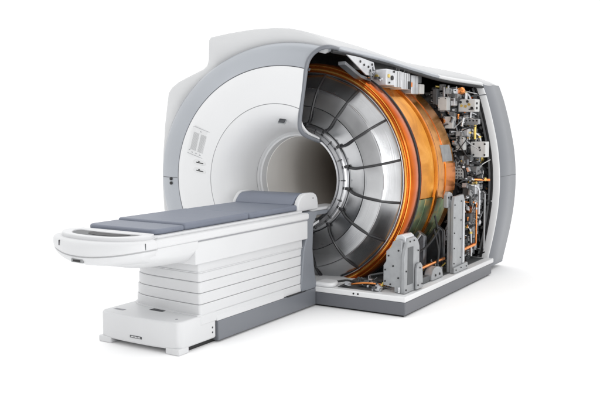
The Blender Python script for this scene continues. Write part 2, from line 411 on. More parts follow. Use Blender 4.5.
for dz in (0, -.062):
    px, pz = -.69, 1.01+dz
    ov = []
    for k in range(28):
        a = 2*PI*k/28; ov.append((.062*math.copysign(abs(math.cos(a))**.6, math.cos(a)), .018*math.copysign(abs(math.sin(a))**.8, math.sin(a))))
    bm = prism(bmesh.new(), ov, 'y', -.008, 0); o = obj('button_pod', bm, M['label'], front, bevel=.003)
    o.location = (px, -.048, pz); o.rotation_euler = (0, R(9), 0)
    bm = bmesh.new(); box(bm, -.03, .038, -.0095, -.008, -.005, .002); box(bm, -.012, .002, -.0095, -.008, .005, .011)
    obj('button', bm, M['black'], o)
# display on the funnel shoulder
dp = bpy.data.objects.new('display', None)
bm = bmesh.new(); box(bm, -.032, .032, -.006, .004, -.022, .022)
d = obj('display', bm, M['cast'], front, bevel=.003, label='small dark display above the bore'); d.location = (.045, -.012, 1.325); d.rotation_euler = (R(-34), R(5), 0)
bm = bmesh.new(); box(bm, -.026, .026, -.009, -.0062, -.016, .016); obj('screen', bm, M['screen'], d)

# ---- magnet end: polished panels between black straps
domep = spl2([(.415, .318), (.46, .305), (.53, .298), (.60, .303), (.66, .317), (.72, .345), (.77, .385), (.805, .43)], 4)
def dome_y(r):
    for a, b in zip(domep, domep[1:]):
        if a[0] <= r <= b[0]: return a[1]+(b[1]-a[1])*(r-a[0])/(b[0]-a[0])
    return domep[0][1] if r < domep[0][0] else domep[-1][1]
NR = 16
def bend(r): return -.8*math.sin(max(0, (r-.42)/.38)*PI)+(3.0*(.47-r)/.07 if r < .47 else 0)
mag = obj('magnet_end', revolve([(.41, .345)]+[(r, y+.034) for r, y in domep]+[(.80, .56)], n=128), M['darksteel'], S, label='domed polished steel end of the magnet')
rnd = random.Random(3)
for k in range(NR):
    a0 = 11.25+22.5*k
    for (ra, rb) in ((.425, .552), (.557, .686), (.694, .800)):
        bm = bmesh.new(); nu, nv = 8, 8; g = []
        til = rnd.uniform(-.003, .003); til2 = rnd.uniform(-.003, .003)
        for i in range(nu+1):
            row = []
            for j in range(nv+1):
                s = i/nu; t = j/nv; r = ra+(rb-ra)*t
                mgn = .008/r*180/PI
                a = R(a0+bend(r)+mgn+(22.5-2*mgn)*s)
                da = (22.5-2*mgn)*(s-.5); re = r*math.cos(R(da))/math.cos(R(6))
                tt = (re-ra)/(rb-ra); pil = .0015*(1-(2*s-1)**8)*(1-(2*t-1)**8)
                y = dome_y(ra)+(dome_y(rb)-dome_y(ra))*tt-pil+.003+til*(s-.5)+til2*(t-.5)
                row.append(bm.verts.new((r*math.cos(a), y, ZC+r*math.sin(a))))
            g.append(row)
        for i in range(nu):
            for j in range(nv): bm.faces.new((g[i][j], g[i+1][j], g[i+1][j+1], g[i][j+1]))
        obj('shield_panel', bm, M['panel'], mag)
for k in range(NR):
    a0 = 11.25+22.5*k
    pth = []
    for r in [.40+.40*i/14 for i in range(15)]:
        a = R(a0+bend(r))
        pth.append((r*math.cos(a), dome_y(max(r, .416))-.002, ZC+r*math.sin(a)))
    obj('strap', tube(bmesh.new(), pth, .0095, 10), M['rib'], mag)
    a = R(a0+3.0); q = Matrix.Rotation(-a, 4, 'Y')
    bm = bmesh.new(); box(bm, .372, .432, -.022, .0, -.011, .011)
    bmesh.ops.transform(bm, matrix=Matrix.Translation((0, .312, ZC)) @ q, verts=bm.verts)
    obj('clamp', bm, M['rib'], mag, bevel=.003)
    a = R(a0+11.25); q = Matrix.Rotation(-a, 4, 'Y')
    bm = bmesh.new(); box(bm, .352, .405, -.026, -.012, -.0035, .0035)
    bmesh.ops.transform(bm, matrix=Matrix.Translation((0, .301, ZC)) @ q, verts=bm.verts)
    obj('joint', bm, M['rib'], mag)
obj('seam_ring', tube(bmesh.new(), [(.690*math.cos(2*PI*i/160), dome_y(.690)-.001, ZC+.690*math.sin(2*PI*i/160)) for i in range(160)], .0045, 8, closed=True), M['steel'], mag)
obj('hub_ring', revolve([(.332, .34), (.332, .285), (.336, .277), (.352, .273), (.355, .284), (.360, .284), (.363, .273), (.385, .279), (.388, .292), (.396, .294), (.399, .288), (.414, .298), (.42, .312), (.42, .335)], n=160), M['steel2'], S, label='satin steel hub ring around the bore')

# copper winding ring
cr = obj('copper_ring', revolve([(.806, .46), (.812, .424), (.818, .416), (.826, .408), (.836, .404), (.846, .405), (.853, .410), (.856, .417), (.860, .414), (.868, .418), (.876, .428), (.881, .444), (.8835, .47), (.884, .52), (.880, .53), (.87, .545), (.83, .55)], n=180), M['ringc'], S, label='glossy copper-orange ring around the magnet end')
obj('copper_bead', tube(bmesh.new(), [(.834*math.cos(2*PI*i/160), .408, ZC+.834*math.sin(2*PI*i/160)) for i in range(160)], .0075, 10, closed=True), M['ringlt'], cr)
obj('copper_bead', tube(bmesh.new(), [(.861*math.cos(2*PI*i/160), .421, ZC+.861*math.sin(2*PI*i/160)) for i in range(160)], .0065, 10, closed=True), M['ringlt'], cr)
obj('steel_hoop', tube(bmesh.new(), [(.808*math.cos(2*PI*i/160), .424, ZC+.808*math.sin(2*PI*i/160)) for i in range(160)], .0065, 8, closed=True), M['steel'], cr)
obj('gasket', revolve([(.86, .540), (.884, .542), (.887, .547), (.887, .556), (.882, .561), (.83, .563)], n=160), M['rubber'], cr)

# drum
dr = obj('magnet_drum', revolve([(.80, .555), (.848, .558), (.851, .60), (.852, .90), (.855, .905)], n=160), M['drum'], S, label='amber film-wrapped magnet drum')
obj('drum_rib', revolve([(.848, .900), (.868, .906), (.872, .918), (.872, .945), (.866, .957), (.850, .96)], n=160), M['drum2'], dr)
obj('drum_section', revolve([(.853, .95), (.856, 1.06), (.854, 1.09), (.854, 1.30), (.846, 1.345), (.82, 1.37), (.4, 1.38), (.33, 1.38)], n=160), M['drum'], dr)
for (a0, a1, y0, y1, m) in ((-38, -10, .60, .745, 'green'), (-38, -10, .752, .893, 'green'), (-38, -11, .965, 1.09, 'green'), (8, 17, 1.08, 1.28, 'mid'), (-8, 7, 1.12, 1.33, 'drum2'), (-36, -12, 1.10, 1.20, 'green'), (-60, -37, .60, .88, 'darksteel'), (-62, -33, .965, 1.22, 'darksteel')):
    obj('foil_panel', revolve([(.850, y0), (.861, y0+.004), (.861, y1-.004), (.850, y1)], a0=a0, a1=a1, n=24), M[m], dr)
for y in (.64, 1.13):
    obj('hoop_strap', revolve([(.850, y-.006), (.858, y-.005), (.858, y+.005), (.850, y+.006)], n=160), M['drum2'] if y != 1.13 else M['copper'], dr)

# rear section of magnet behind the drum
obj('cold_box', revolve([(.33, 1.385), (.76, 1.385), (.76, 1.42), (.62, 1.44), (.62, 1.75), (.55, 1.80), (.33, 1.80)], n=96), M['castd'], S)

# ---- plinth
bm = bmesh.new(); box(bm, -1.0, 1.02, 0, 1.82, .012, .103); pl = obj('plinth', bm, M['plinth'], S, bevel=.006, label='slate grey plinth under the scanner')
bm = bmesh.new(); box(bm, -.98, 1.0, .02, 1.80, 0, .014); obj('plinth_foot', bm, M['black'], pl)
bm = bmesh.new(); box(bm, -1.005, 1.025, -.004, 1.86, .1035, .142); obj('tray', bm, M['white'], pl, bevel=.007, label='white tray edge on top of the plinth')
for u in (.63, .665):
    bm = bmesh.new(); cyl(bm, (u, -.002, .124), (u, -.008, .124), .0065, 14); obj('fastener', bm, M['black'], pl)
obj('tray_floor', prism(bmesh.new(), [(.47, .055), (.79, .055), (.80, .36), (.955, .36), (.955, 1.80), (.30, 1.80)], 'z', .1425, .1465), M['castd'], S)
# raised white blister at the tray's front left
bm = bmesh.new(); prism(bm, spl2([(.30, -.0), (.42, .0), (.46, .05), (.42, .14), (.30, .16)], 4), 'z', .142, .175)
obj('blister', bm, M['white'], pl, bevel=.015, seg=3)

# ---- brackets (feet)
def bolts(parent, pts, axis, r=.006, m='black', h=.005):
    for p in pts:
        bm = bmesh.new(); d = {'x': (h, 0, 0), 'y': (0, -h, 0), 'z': (0, 0, h)}[axis]
        cyl(bm, p, (p[0]+d[0], p[1]+d[1], p[2]+d[2]), r, 10); obj('bolt', bm, M[m], parent)
ft = obj('support_bracket', prism(bmesh.new(), [(.07, .145), (.07, .40), (.10, .475), (.14, .52), (.24, .525), (.29, .50), (.32, .45), (.32, .145)], 'x', .955, .985), M['cast'], S, bevel=.005, label='grey cast support bracket at the near corner')
obj('web', prism(bmesh.new(), [(.815, .19), (.815, .33), (.835, .36), (.835, .43), (.87, .46), (.885, .50), (.92, .515), (.955, .51), (.955, .145), (.90, .145), (.90, .18)], 'y', .085, .115), M['cast'], ft, bevel=.004)
obj('rear_plate', prism(bmesh.new(), [(.87, .145), (.87, .44), (.90, .49), (.955, .5), (.955, .145)], 'y', .28, .305), M['cast'], ft, bevel=.004)
obj('channel', bx(.90, .952, .13, .27, .18, .47), M['castd'], ft)
obj('slot', bx(.9855, .9875, .115, .205, .20, .46), M['castd'], ft, bevel=.002)
obj('flange', prism(bmesh.new(), [(.23, .15), (.23, .30), (.25, .33), (.30, .335), (.33, .31), (.345, .15)], 'x', .987, 1.005), M['cast'], ft, bevel=.004)
obj('spring', tube(bmesh.new(), [(.93+.016*math.cos(i*.7), .10+.016*math.sin(i*.7), .146+i*.0006) for i in range(70)], .004, 6), M['steel2'], ft)
obj('clevis', prism(bmesh.new(), [(.88, .49), (.90, .54), (.94, .548), (.965, .53), (.965, .49)], 'y', .12, .27), M['alu'], ft, bevel=.005)
bolts(ft, [(.83, .085, .22), (.83, .085, .30), (.855, .085, .40), (.87, .085, .2), (.89, .085, .33), (.93, .085, .25), (.93, .085, .44)], 'y')
bolts(ft, [(.985, .09, .17), (.985, .09, .30), (.985, .29, .42), (.985, .22, .50), (.985, .15, .50), (1.005, .25, .18), (1.005, .32, .18), (1.005, .28, .30)], 'x')
f2 = obj('support_bracket', prism(bmesh.new(), [(.97, .145), (.97, .70), (.99, .745), (1.18, .75), (1.215, .70), (1.235, .19), (1.235, .145)], 'x', .962, .988), M['cast'], S, bevel=.004, label='tall grey support bracket toward the rear')
obj('web', bx(.93, .962, .985, 1.0, .145, .72), M['cast'], f2, bevel=.003)
obj('rear_plate', bx(.90, .962, 1.19, 1.205, .145, .70), M['castd'], f2)
obj('flange', prism(bmesh.new(), [(.96, .145), (.96, .19), (1.25, .20), (1.27, .145)], 'x', .988, 1.006), M['cast'], f2, bevel=.003)
obj('raised_edge', bx(.988, .997, 1.165, 1.19, .2, .70), M['alu'], f2, bevel=.002)
bolts(f2, [(.988, .99, z) for z in (.22, .34, .46, .58, .68)]+[(.988, 1.13, z) for z in (.25, .4, .55, .70)]+[(1.006, .99, .17), (1.006, 1.22, .17), (1.006, 1.1, .175)], 'x', .0055)
hd = obj('lifting_lug', prism(bmesh.new(), [(.93, .66), (.93, .76), (.97, .785), (1.03, .77), (1.06, .73), (1.05, .66)], 'x', .915, .95), M['cast'], S, bevel=.006)
bolts(hd, [(.95, .95, .74), (.95, 1.0, .74)], 'x', .008)

# ---- row of aluminium electronics cases under the hood edge
def case(y0, y1, z0, z1, x0=.44, x1=.60, m='alu', fins=0, name='electronics_case', label=None):
    o = obj(name, bx(x0, x1, y0, y1, z0, z1), M[m], S, bevel=.006, label=label); return o
a = case(.555, .70, 1.595, 1.715, x0=.46, label='aluminium case with round ports under the hood')
for (y, z, r, m) in ((.59, 1.665, .014, 'brass'), (.648, 1.652, .018, 'black'), (.68, 1.70, .008, 'black'), (.60, 1.615, .007, 'black')):
    bm = bmesh.new(); cyl(bm, (.60, y, z), (.608, y, z), r, 16); obj('port', bm, M[m], a)
bm = bmesh.new(); cyl(bm, (.52, .555, 1.66), (.52, .546, 1.66), .016, 16); obj('port', bm, M['brass'], a)
b = case(.705, .83, 1.585, 1.712, label='plain aluminium case beside the ported one')
b2 = case(.834, .985, 1.575, 1.705)
for y in (.745, .79): obj('groove', bx(.6002, .602, y, y+.005, 1.59, 1.705), M['mid'], b)
for y in (.87, .91, .95): obj('groove', bx(.6002, .602, y, y+.004, 1.58, 1.70), M['mid'], b2)
obj('black_socket', bx(.585, .606, .945, .99, 1.58, 1.64), M['black'], b2)
obj('red_tag', bx(.6, .606, .995, 1.02, 1.60, 1.635), M['orangeplas'], b2)
c = case(1.02, 1.15, 1.545, 1.695)
obj('groove', bx(.6002, .602, 1.08, 1.086, 1.55, 1.69), M['mid'], c)
d_ = case(1.158, 1.25, 1.55, 1.63, x1=.612, m='pale')
case(1.155, 1.22, 1.635, 1.70, m='castd')
for (y, z) in ((.72, 1.716), (.76, 1.714), (.86, 1.708), (.93, 1.706), (1.06, 1.698), (1.12, 1.697)):
    obj('terminal', bx(.57, .602, y, y+.022, z, z+.014), M['black'], S)
# triangular gusset plate near the front
gu = obj('gusset_plate', prism(bmesh.new(), [(.10, 1.79), (.30, 1.785), (.52, 1.765), (.55, 1.70), (.50, 1.66), (.40, 1.665), (.24, 1.73)], 'x', .50, .512), M['alu'], S, bevel=.003, label='drilled triangular gusset plate behind the hood edge')
bolts(gu, [(.512, .36, 1.735), (.512, .43, 1.725), (.512, .46, 1.70), (.512, .30, 1.755), (.512, .49, 1.745)], 'x', .009)
obj('steel_sheet', prism(bmesh.new(), [(.10, 1.72), (.34, 1.64), (.5, 1.62), (.5, 1.645), (.34, 1.665), (.1, 1.745)], 'x', .44, .5), M['darksteel'], S, bevel=.003)

# ---- machinery behind the drum
def xlim(z):
    for a, b in zip(rp, rp[1:]):
        if b[1] <= z <= a[1]: return a[0]-.115
    return rp[0][0]-.115
def part(name, m, x0, x1, y0, y1, z0, z1, bev=.004, parent=S, label=None):
    return obj(name, bx(x0, x1, y0, y1, z0, z1), M[m], parent, bevel=bev, label=label)
w1 = part('valve_block', 'pale', .78, .925, 1.58, 1.70, 1.41, 1.515, label='white valve block with brass ports')
for (x, z, m) in ((.81, 1.46, 'brass'), (.845, 1.455, 'brass'), (.875, 1.47, 'brass'), (.90, 1.44, 'black'), (.80, 1.49, 'black'), (.86, 1.495, 'black')):
    bm = bmesh.new(); cyl(bm, (x, 1.58, z), (x, 1.57, z), .011, 12); obj('port', bm, M[m], w1)
for z in (1.44, 1.48):
    bm = bmesh.new(); cyl(bm, (.925, 1.62, z), (.933, 1.62, z), .01, 12); obj('port', bm, M['black'], w1)
bm = bmesh.new(); tube(bm, [(.62, 1.46, 1.622), (.76, 1.60, 1.60)], .010, 12)
obj('brass_tube', bm, M['brass'], S, label='straight brass tube near the hood')
kn = obj('copper_cap', revolve([(.001, 1.555), (.026, 1.56), (.033, 1.572), (.033, 1.60), (.026, 1.62), (.001, 1.62)], n=24, zc=1.585, xc=.80), M['copper'], S, label='copper cap at the end of the brass tube')
bm = bmesh.new(); cyl(bm, (.83, 1.62, 1.51), (.83, 1.62, 1.57), .016, 14); obj('stem', bm, M['steel2'], S)
bmx = part('cross_beam', 'cast', .76, .945, 1.62, 1.67, 1.305, 1.35, label='grey cross beam with drilled holes')
for i in range(6):
    bm = bmesh.new(); x = .78+i*.03; cyl(bm, (x, 1.62, 1.335), (x, 1.615, 1.335), .007, 10); obj('port', bm, M['black'], bmx)
part('beam_lip', 'mid', .76, .94, 1.605, 1.62, 1.30, 1.312, parent=bmx)
bm = bmesh.new(); cyl(bm, (.92, 1.61, 1.18), (.92, 1.61, 1.30), .011, 12); obj('copper_pipe', bm, M['brass'], S)
w2 = part('relay_box', 'pale', .885, 1.015, 1.60, 1.70, 1.03, 1.16, label='square white relay box on the right')
bolts(w2, [(.915, 1.60, 1.14), (.915, 1.60, 1.05), (1.01, 1.60, 1.14), (1.01, 1.60, 1.05), (.965, 1.60, 1.11), (.97, 1.60, 1.09)], 'y', .008)
w3 = part('perforated_plate', 'pale', .79, .865, 1.50, 1.52, .845, 1.015, label='white perforated plate beside the drum')
for i in range(3):
    for j in range(6):
        bm = bmesh.new(); x = .805+i*.023; z = .865+j*.026; cyl(bm, (x, 1.50, z), (x, 1.495, z), .0055, 8); obj('port', bm, M['black'], w3)
bm = bmesh.new(); tube(bm, spline([(.84, 1.56, .848), (.93, 1.60, .842), (1.04, 1.66, .838)], 6), .011, 12); cp = obj('copper_pipe', bm, M['copper'], S, label='short copper pipe across the machinery')
for t in (0.9, 1.0):
    bm = bmesh.new(); tube(bm, [(t, 1.58+(t-.9)*.6, .843), (t+.012, 1.588+(t-.9)*.6, .843)], .016, 12); obj('collar', bm, M['brass'], cp)
bm = bmesh.new(); cyl(bm, (1.0, 1.66, .25), (1.0, 1.66, .72), .008, 14); obj('upright_pole', bm, M['cast'], S, label='slim vertical aluminium pole')
part('upright_rail', 'castd', .70, .73, 1.70, 1.74, .16, 1.50)
# silver blocks between the drum and the frame
for (x0, x1, y0, y1, z0, z1, m) in ((.66,.74,1.42,1.5,1.42,1.53,'pale'), (.74,.78,1.50,1.56,1.46,1.60,'alu'), (.62,.66,1.40,1.46,1.47,1.60,'castd'), (.70,.78,1.45,1.53,1.27,1.37,'pale'),
    (.80,.87,1.48,1.55,1.09,1.20,'pale'), (.88,.94,1.55,1.62,1.20,1.27,'alu'), (.87,.93,1.5,1.56,1.0,1.05,'castd'), (.93,1.02,1.62,1.68,1.40,1.46,'castd'), (.945,.985,1.64,1.68,1.43,1.49,'pale'),
    (.92,1.03,1.62,1.7,.88,.95,'mid'), (.93,.99,1.58,1.64,.72,.79,'alu'), (.86,.92,1.50,1.56,.68,.80,'castd'), (1.0,1.03,1.62,1.68,.74,.80,'alu'), (.82,.88,1.30,1.36,.60,.68,'castd'), (.90,1.0,1.5,1.6,.50,.56,'castd'),
    (.78,.86,1.5,1.6,1.52,1.56,'mid'), (.83,.845,1.53,1.56,1.51,1.60,'alu'), (.86,.87,1.53,1.56,1.51,1.62,'steel2'), (.69,.71,1.45,1.48,1.52,1.62,'steel2'), (.72,.735,1.47,1.5,1.52,1.63,'steel2')):
    dx_ = max(0, x1-(xlim(z1)+.0)); x0 -= dx_; x1 -= dx_
    o = part('metal_block', m, x0, x1, y0, y1, z0, z1)
    if m != 'pale': continue
    bolts(o, [(x0+.012, y0, z0+.012), (x1-.012, y0, z1-.012), (x0+.012, y0, z1-.012)], 'y', .0045)

# circuit boards as backdrop of the machinery
for (x0, x1, z0, z1, y) in ((.42, .86, 1.20, 1.60, 2.02), (.52, .94, .80, 1.18, 2.04), (.52, .92, .42, .78, 2.03), (.50, .86, .16, .40, 2.05)):
    part('circuit_board', 'board', x0, x1, y, y+.02, z0, z1, .002)
for (x0, x1, y, z0, z1, m) in ((.40, .62, 1.62, 1.36, 1.58, 'mid'), (.60, .78, 1.74, 1.22, 1.50, 'castd'), (.70, .90, 1.80, .92, 1.16, 'mid'), (.78, .93, 1.78, .60, .84, 'castd'), (.72, .90, 1.76, .22, .52, 'mid'), (.74, .86, 1.88, 1.32, 1.56, 'mid')):
    o = part('chassis_plate', m, x0, x1, y, y+.012, z0, z1, .003)
    nx_ = int((x1-x0)/.04); nz_ = int((z1-z0)/.05)
    bolts(o, [(x0+.02+i*(x1-x0-.04)/max(1, nx_-1), y, z0+.02+j*(z1-z0-.04)/max(1, nz_-1)) for i in range(nx_) for j in range(nz_) if (i*7+j*3) % 3 != 1], 'y', .006, 'black', .002)
for (pts, rr_, m) in (([(.70, 1.50, 1.58), (.82, 1.62, 1.57), (.86, 1.66, 1.50), (.86, 1.66, 1.36)], .010, 'steel2'), ([(.76, 1.46, 1.24), (.88, 1.6, 1.235), (.95, 1.64, 1.20), (.955, 1.66, 1.05)], .009, 'steel2'),
    ([(.86, 1.5, .80), (.94, 1.58, .79), (.97, 1.6, .74), (.97, 1.6, .55)], .010, 'alu'), ([(.86, 1.48, .66), (.95, 1.56, .65), (.955, 1.58, .60), (.95, 1.6, .30)], .008, 'copper'), ([(.80, 1.4, .46), (.90, 1.5, .45), (.93, 1.52, .40), (.93, 1.54, .2)], .011, 'steel2'),
    ([(.60, 1.42, 1.50), (.66, 1.44, 1.46), (.74, 1.48, 1.40), (.80, 1.52, 1.24)], .012, 'darksteel'), ([(.80, 1.44, 1.06), (.86, 1.50, .95), (.88, 1.52, .85), (.88, 1.52, .70)], .012, 'rubber'), ([(.84, 1.5, 1.2), (.85, 1.52, 1.1), (.9, 1.56, 1.0), (.98, 1.62, .97)], .009, 'rubber')):
    o = obj('pipe', tube(bmesh.new(), spline(pts, 7), rr_, 12), M[m], S)
    for q in (pts[1], pts[2]):
        bm = bmesh.new(); tube(bm, [(q[0], q[1], q[2]-.008), (q[0], q[1], q[2]+.008)], rr_*1.5, 12); obj('fitting', bm, M['steel2' if m != 'steel2' else 'brass'], o)
# small modules, bounded random placement
rg = random.Random(11)
kinds = ['mid', 'castd', 'darksteel', 'cast', 'cast', 'alu', 'darksteel', 'castd', 'mid', 'mid', 'steel2']
def finned(w, d, h):
    n = max(3, int(h/.008)); pts = [(-w/2, -h/2)]
    for i in range(n):
        z = -h/2+h*i/n; pts += [(w/2, z), (w/2, z+h/n*.5), (w*.2, z+h/n*.5), (w*.2, z+h/n)]
    pts += [(-w/2, h/2)]; return prism(bmesh.new(), pts, 'y', -d/2, d/2)
def fill(n, xr, yr, zr, smin=.014, smax=.05, ks=kinds):
    for _ in range(n):
        x = rg.uniform(*xr); y = rg.uniform(*yr); z = rg.uniform(*zr)
        w, d2, h = rg.uniform(smin, smax), rg.uniform(smin, smax), rg.uniform(smin, smax)
        x = min(x, xlim(z)-w/2)
        if math.hypot(x, z-ZC) < .90 and y < 1.42: continue
        m = rg.choice(ks); t = rg.random()
        if t < .29:
            o = obj('control_module', bx(-w/2, w/2, -d2/2, d2/2, -h/2, h/2), M[m], S, bevel=.002)
            obj('module_lid', bx(-w*.42, w*.38, -d2/2-.004, -d2/2, -h*.4, h*.42), M[rg.choice(ks)], o, bevel=.001)
            if min(w, h) > .022:
                bm = bmesh.new(); u = rg.uniform(-w*.25, w*.25); v = rg.uniform(-h*.25, h*.25); cyl(bm, (u, -d2/2-.004, v), (u, -d2/2-.013, v), rg.uniform(.003, .006), 8)
                obj('connector', bm, M[rg.choice(['brass', 'black', 'steel2', 'copper', 'black'])], o)
            bm = bmesh.new(); cyl(bm, (w/2, 0, h*.2), (w/2+.006, 0, h*.2), .004, 8); obj('connector', bm, M['black'], o)
        elif t < .55: o = obj('heat_sink', finned(w, d2, h), M[m], S)
        elif t < .72:
            a = w*1.1; b = h*1.2; q = .005
            o = obj('angle_bracket', prism(bmesh.new(), [(0, 0), (a, 0), (a, q), (q*2, q*1.4), (q, q*2), (q, b), (0, b)], 'y', -d2*.4, d2*.4), M[m], S, bevel=.001)
            bm = bmesh.new(); cyl(bm, (a*.6, 0, q), (a*.6, 0, q+.006), .005, 8); obj('bolt', bm, M['steel2'], o)
        else:
            r = w*.33; ax = rg.choice(((1, 0, 0), (0, 1, 0), (0, 0, 1), (0, 0, 1), (.5, .5, .7))); v = Vector(ax).normalized()*h*.9
            bm = bmesh.new(); tube(bm, [-v*1.15, -v*1.0, -v*.99, -v*.2, -v*.19, v*.05, v*.06, v*.7, v*.71, v], [r*1.1, r*1.1, r*.7, r*.7, r*1.25, r*1.25, r*.8, r*.8, r*1.15, r*1.15], 14)
            o = obj('cylinder_valve', bm, M[rg.choice(['steel2', 'alu', 'castd', 'copper', 'mid', 'brass', 'darksteel', 'darksteel', 'black'])], S, angle=50)
        o.location = (x, y, z); o.rotation_euler = (rg.choice([0, 0, 0, 0, .3, -.3]), rg.choice([0, 0, 0, 0, .2, -.4]), rg.choice([0, 0, 0, .2, -.3]))
dk = ['castd', 'darksteel', 'mid', 'black', 'cast', 'castd', 'darksteel']
fill(16, (.45, .80), (1.34, 1.7), (1.15, 1.58), .03, .09, dk)
fill(12, (.66, .90), (1.7, 1.95), (1.15, 1.58), .03, .09, dk)
fill(12, (.74, .94), (1.6, 1.95), (.75, 1.15), .03, .08, dk)
fill(14, (.74, .92), (1.5, 1.95), (.18, .72), .03, .09, dk)
names = ['relay_module', 'terminal_block', 'filter_unit', 'driver_module']
def stack(x, y, z0, z1, w, ks=kinds):
    z = z0
    while z < z1:
        h = rg.uniform(.018, .055); ww = w*rg.uniform(.6, 1.05); xx = min(x, xlim(z+h)-w/2)
        o = obj(rg.choice(names), bx(xx-ww/2, xx+ww/2, y+rg.uniform(0, .02), y+.06, z, z+h-.003), M[rg.choice(ks)], S, bevel=.002)
        if rg.random() < .6:
            u = xx+rg.uniform(-.3, .3)*ww; bm = bmesh.new(); cyl(bm, (u, y+.02, z+h/2), (u, y-.008, z+h/2), rg.uniform(.003, .007), 10); obj('connector', bm, M[rg.choice(['black', 'steel2', 'brass', 'copper', 'black'])], o)
        if rg.random() < .5: obj('module_lid', bx(xx+ww*.05, xx+ww*.4, y-.004, y+.02, z+h*.2, z+h*.7), M[rg.choice(ks)], o, bevel=.001)
        z += h+rg.choice([0, .004, .012])
for (x, y, z0, z1, w) in ((.90, 1.66, .18, .84, .06), (.965, 1.72, .18, 1.02, .05), (.84, 1.58, .18, .66, .05), (.97, 1.74, 1.16, 1.30, .05), (.90, 1.70, .96, 1.30, .06), (.83, 1.60, 1.0, 1.42, .05), (.745, 1.52, 1.18, 1.58, .055), (.67, 1.47, 1.36, 1.60, .05), (.90, 1.74, 1.36, 1.52, .05), (.80, 1.68, 1.5, 1.6, .06), (.60, 1.45, 1.44, 1.60, .05), (.71, 1.60, 1.22, 1.56, .06), (.86, 1.66, .84, 1.30, .05), (.80, 1.55, .16, .50, .06), (.93, 1.58, .20, .60, .035)):
    stack(x, y, z0, z1, w)
fill(46, (.60, .90), (1.36, 1.8), (1.20, 1.60))
fill(34, (.78, .98), (1.42, 1.8), (.84, 1.25))
fill(40, (.82, .98), (1.38, 1.8), (.48, .88))
fill(40, (.74, .95), (1.32, 1.8), (.16, .52))
fill(16, (.52, .92), (.60, 1.3), (.16, .26), .02, .05)
fill(12, (.42, .58), (.42, .56), (1.60, 1.74), .014, .035, dk)
fill(34, (.36, .82), (.05, .30), (.15, .18), .012, .05, ['castd', 'darksteel', 'mid', 'alu', 'steel2', 'black'])
fill(22, (.60, .95), (.34, .95), (.15, .22), .02, .06, ['castd', 'darksteel', 'mid', 'alu', 'black'])
fill(16, (.80, .97), (.9, 1.7), (.15, .24), .02, .05, ['castd', 'darksteel', 'mid', 'alu', 'black'])
# hoses and cables
def cable(pts, r, m, label=None, name='cable'):
    return obj(name, tube(bmesh.new(), spline(pts, 7), r, 8), M[m], S, label=label)
for k in range(70):
    zone = k % 4
    x0, x1, y0, y1, z0, z1 = [(.66, .97, 1.45, 1.85, 1.18, 1.62), (.82, 1.02, 1.45, 1.85, .80, 1.2), (.82, 1.02, 1.35, 1.85, .42, .85), (.74, .98, 1.3, 1.8, .16, .5)][zone]
    p = Vector((rg.uniform(x0, x1), rg.uniform(y0, y1), rg.uniform(z0, z1))); pts = [p.copy()]
    for _ in range(4):
        p = p+Vector((rg.uniform(-.07, .07), rg.uniform(-.08, .08), rg.uniform(-.09, .09)))
        p.x = min(max(p.x, x0), x1); p.y = min(max(p.y, y0), y1); p.z = min(max(p.z, z0), z1, 1.6); p.x = min(p.x, xlim(p.z)-.01); pts.append(p.copy())
    cable(pts, rg.uniform(.0022, .006), rg.choice(['black', 'rubber', 'steel2', 'castd', 'mid', 'black', 'castd', 'pale', 'alu', 'copper' if k % 6 == 0 else 'black', 'red' if k % 9 == 0 else 'black']))
# copper pipes along the tray
cable([(.90, .36, .235), (.91, .6, .25), (.92, .95, .262)], .013, 'copper', 'copper pipe running along the tray', 'copper_pipe')
cable([(.93, 1.2, .27), (.94, 1.4, .285), (.96, 1.55, .30)], .013, 'copper', None, 'copper_pipe')
cable([(.55, .09, .165), (.66, .12, .18), (.80, .20, .17), (.88, .35, .2)], .008, 'copper', None, 'copper_pipe')
for (a_, b_) in (((.38, .10, .155), (.60, .16, .16)), ((.5, .06, .155), (.75, .14, .165)), ((.62, .2, .16), (.8, .08, .165)), ((.60, .30, .2), (.86, .42, .19))):
    m_ = ((a_[0]+b_[0])/2, (a_[1]+b_[1])/2+.03, a_[2]+.02)
    cable([a_, m_, b_], .008, rg.choice(['black', 'darksteel', 'castd']))
# junction dome + cradle arms under the drum
jd = obj('junction_housing', prism(bmesh.new(), spl2([(.60, .145), (.61, .20), (.66, .235), (.74, .235), (.80, .20), (.82, .145)], 4), 'x', .90, .97), M['cast'], S, bevel=.008)
bolts(jd, [(.97, .66, .18), (.97, .74, .18)], 'x', .009)
part('cable_duct', 'castd', .90, .955, .38, .58, .145, .19)
part('cable_duct', 'alu', .86, .92, .84, .93, .145, .2)
for (y, w) in ((.70, .05), (1.08, .05)):
    obj('cradle_arm', prism(bmesh.new(), [(.50, .145), (.80, .145), (.86, .25), (.86, .46), (.80, .50), (.74, .42), (.62, .28), (.48, .18)], 'y', y, y+w), M['darksteel'], S, bevel=.006)
    obj('brace', tube(bmesh.new(), [(.62, y-.02, .16), (.84, y-.03, .48)], .012, 10), M['steel2'], S)
for (p0, p1) in (((.90, .86, .20), (.86, .90, .60)), ((.92, .78, .16), (.88, .84, .50)), ((.80, .60, .3), (.90, .9, .5))):
    cable([p0, ((p0[0]+p1[0])/2+.03, (p0[1]+p1[1])/2, (p0[2]+p1[2])/2), p1], .008, 'black')

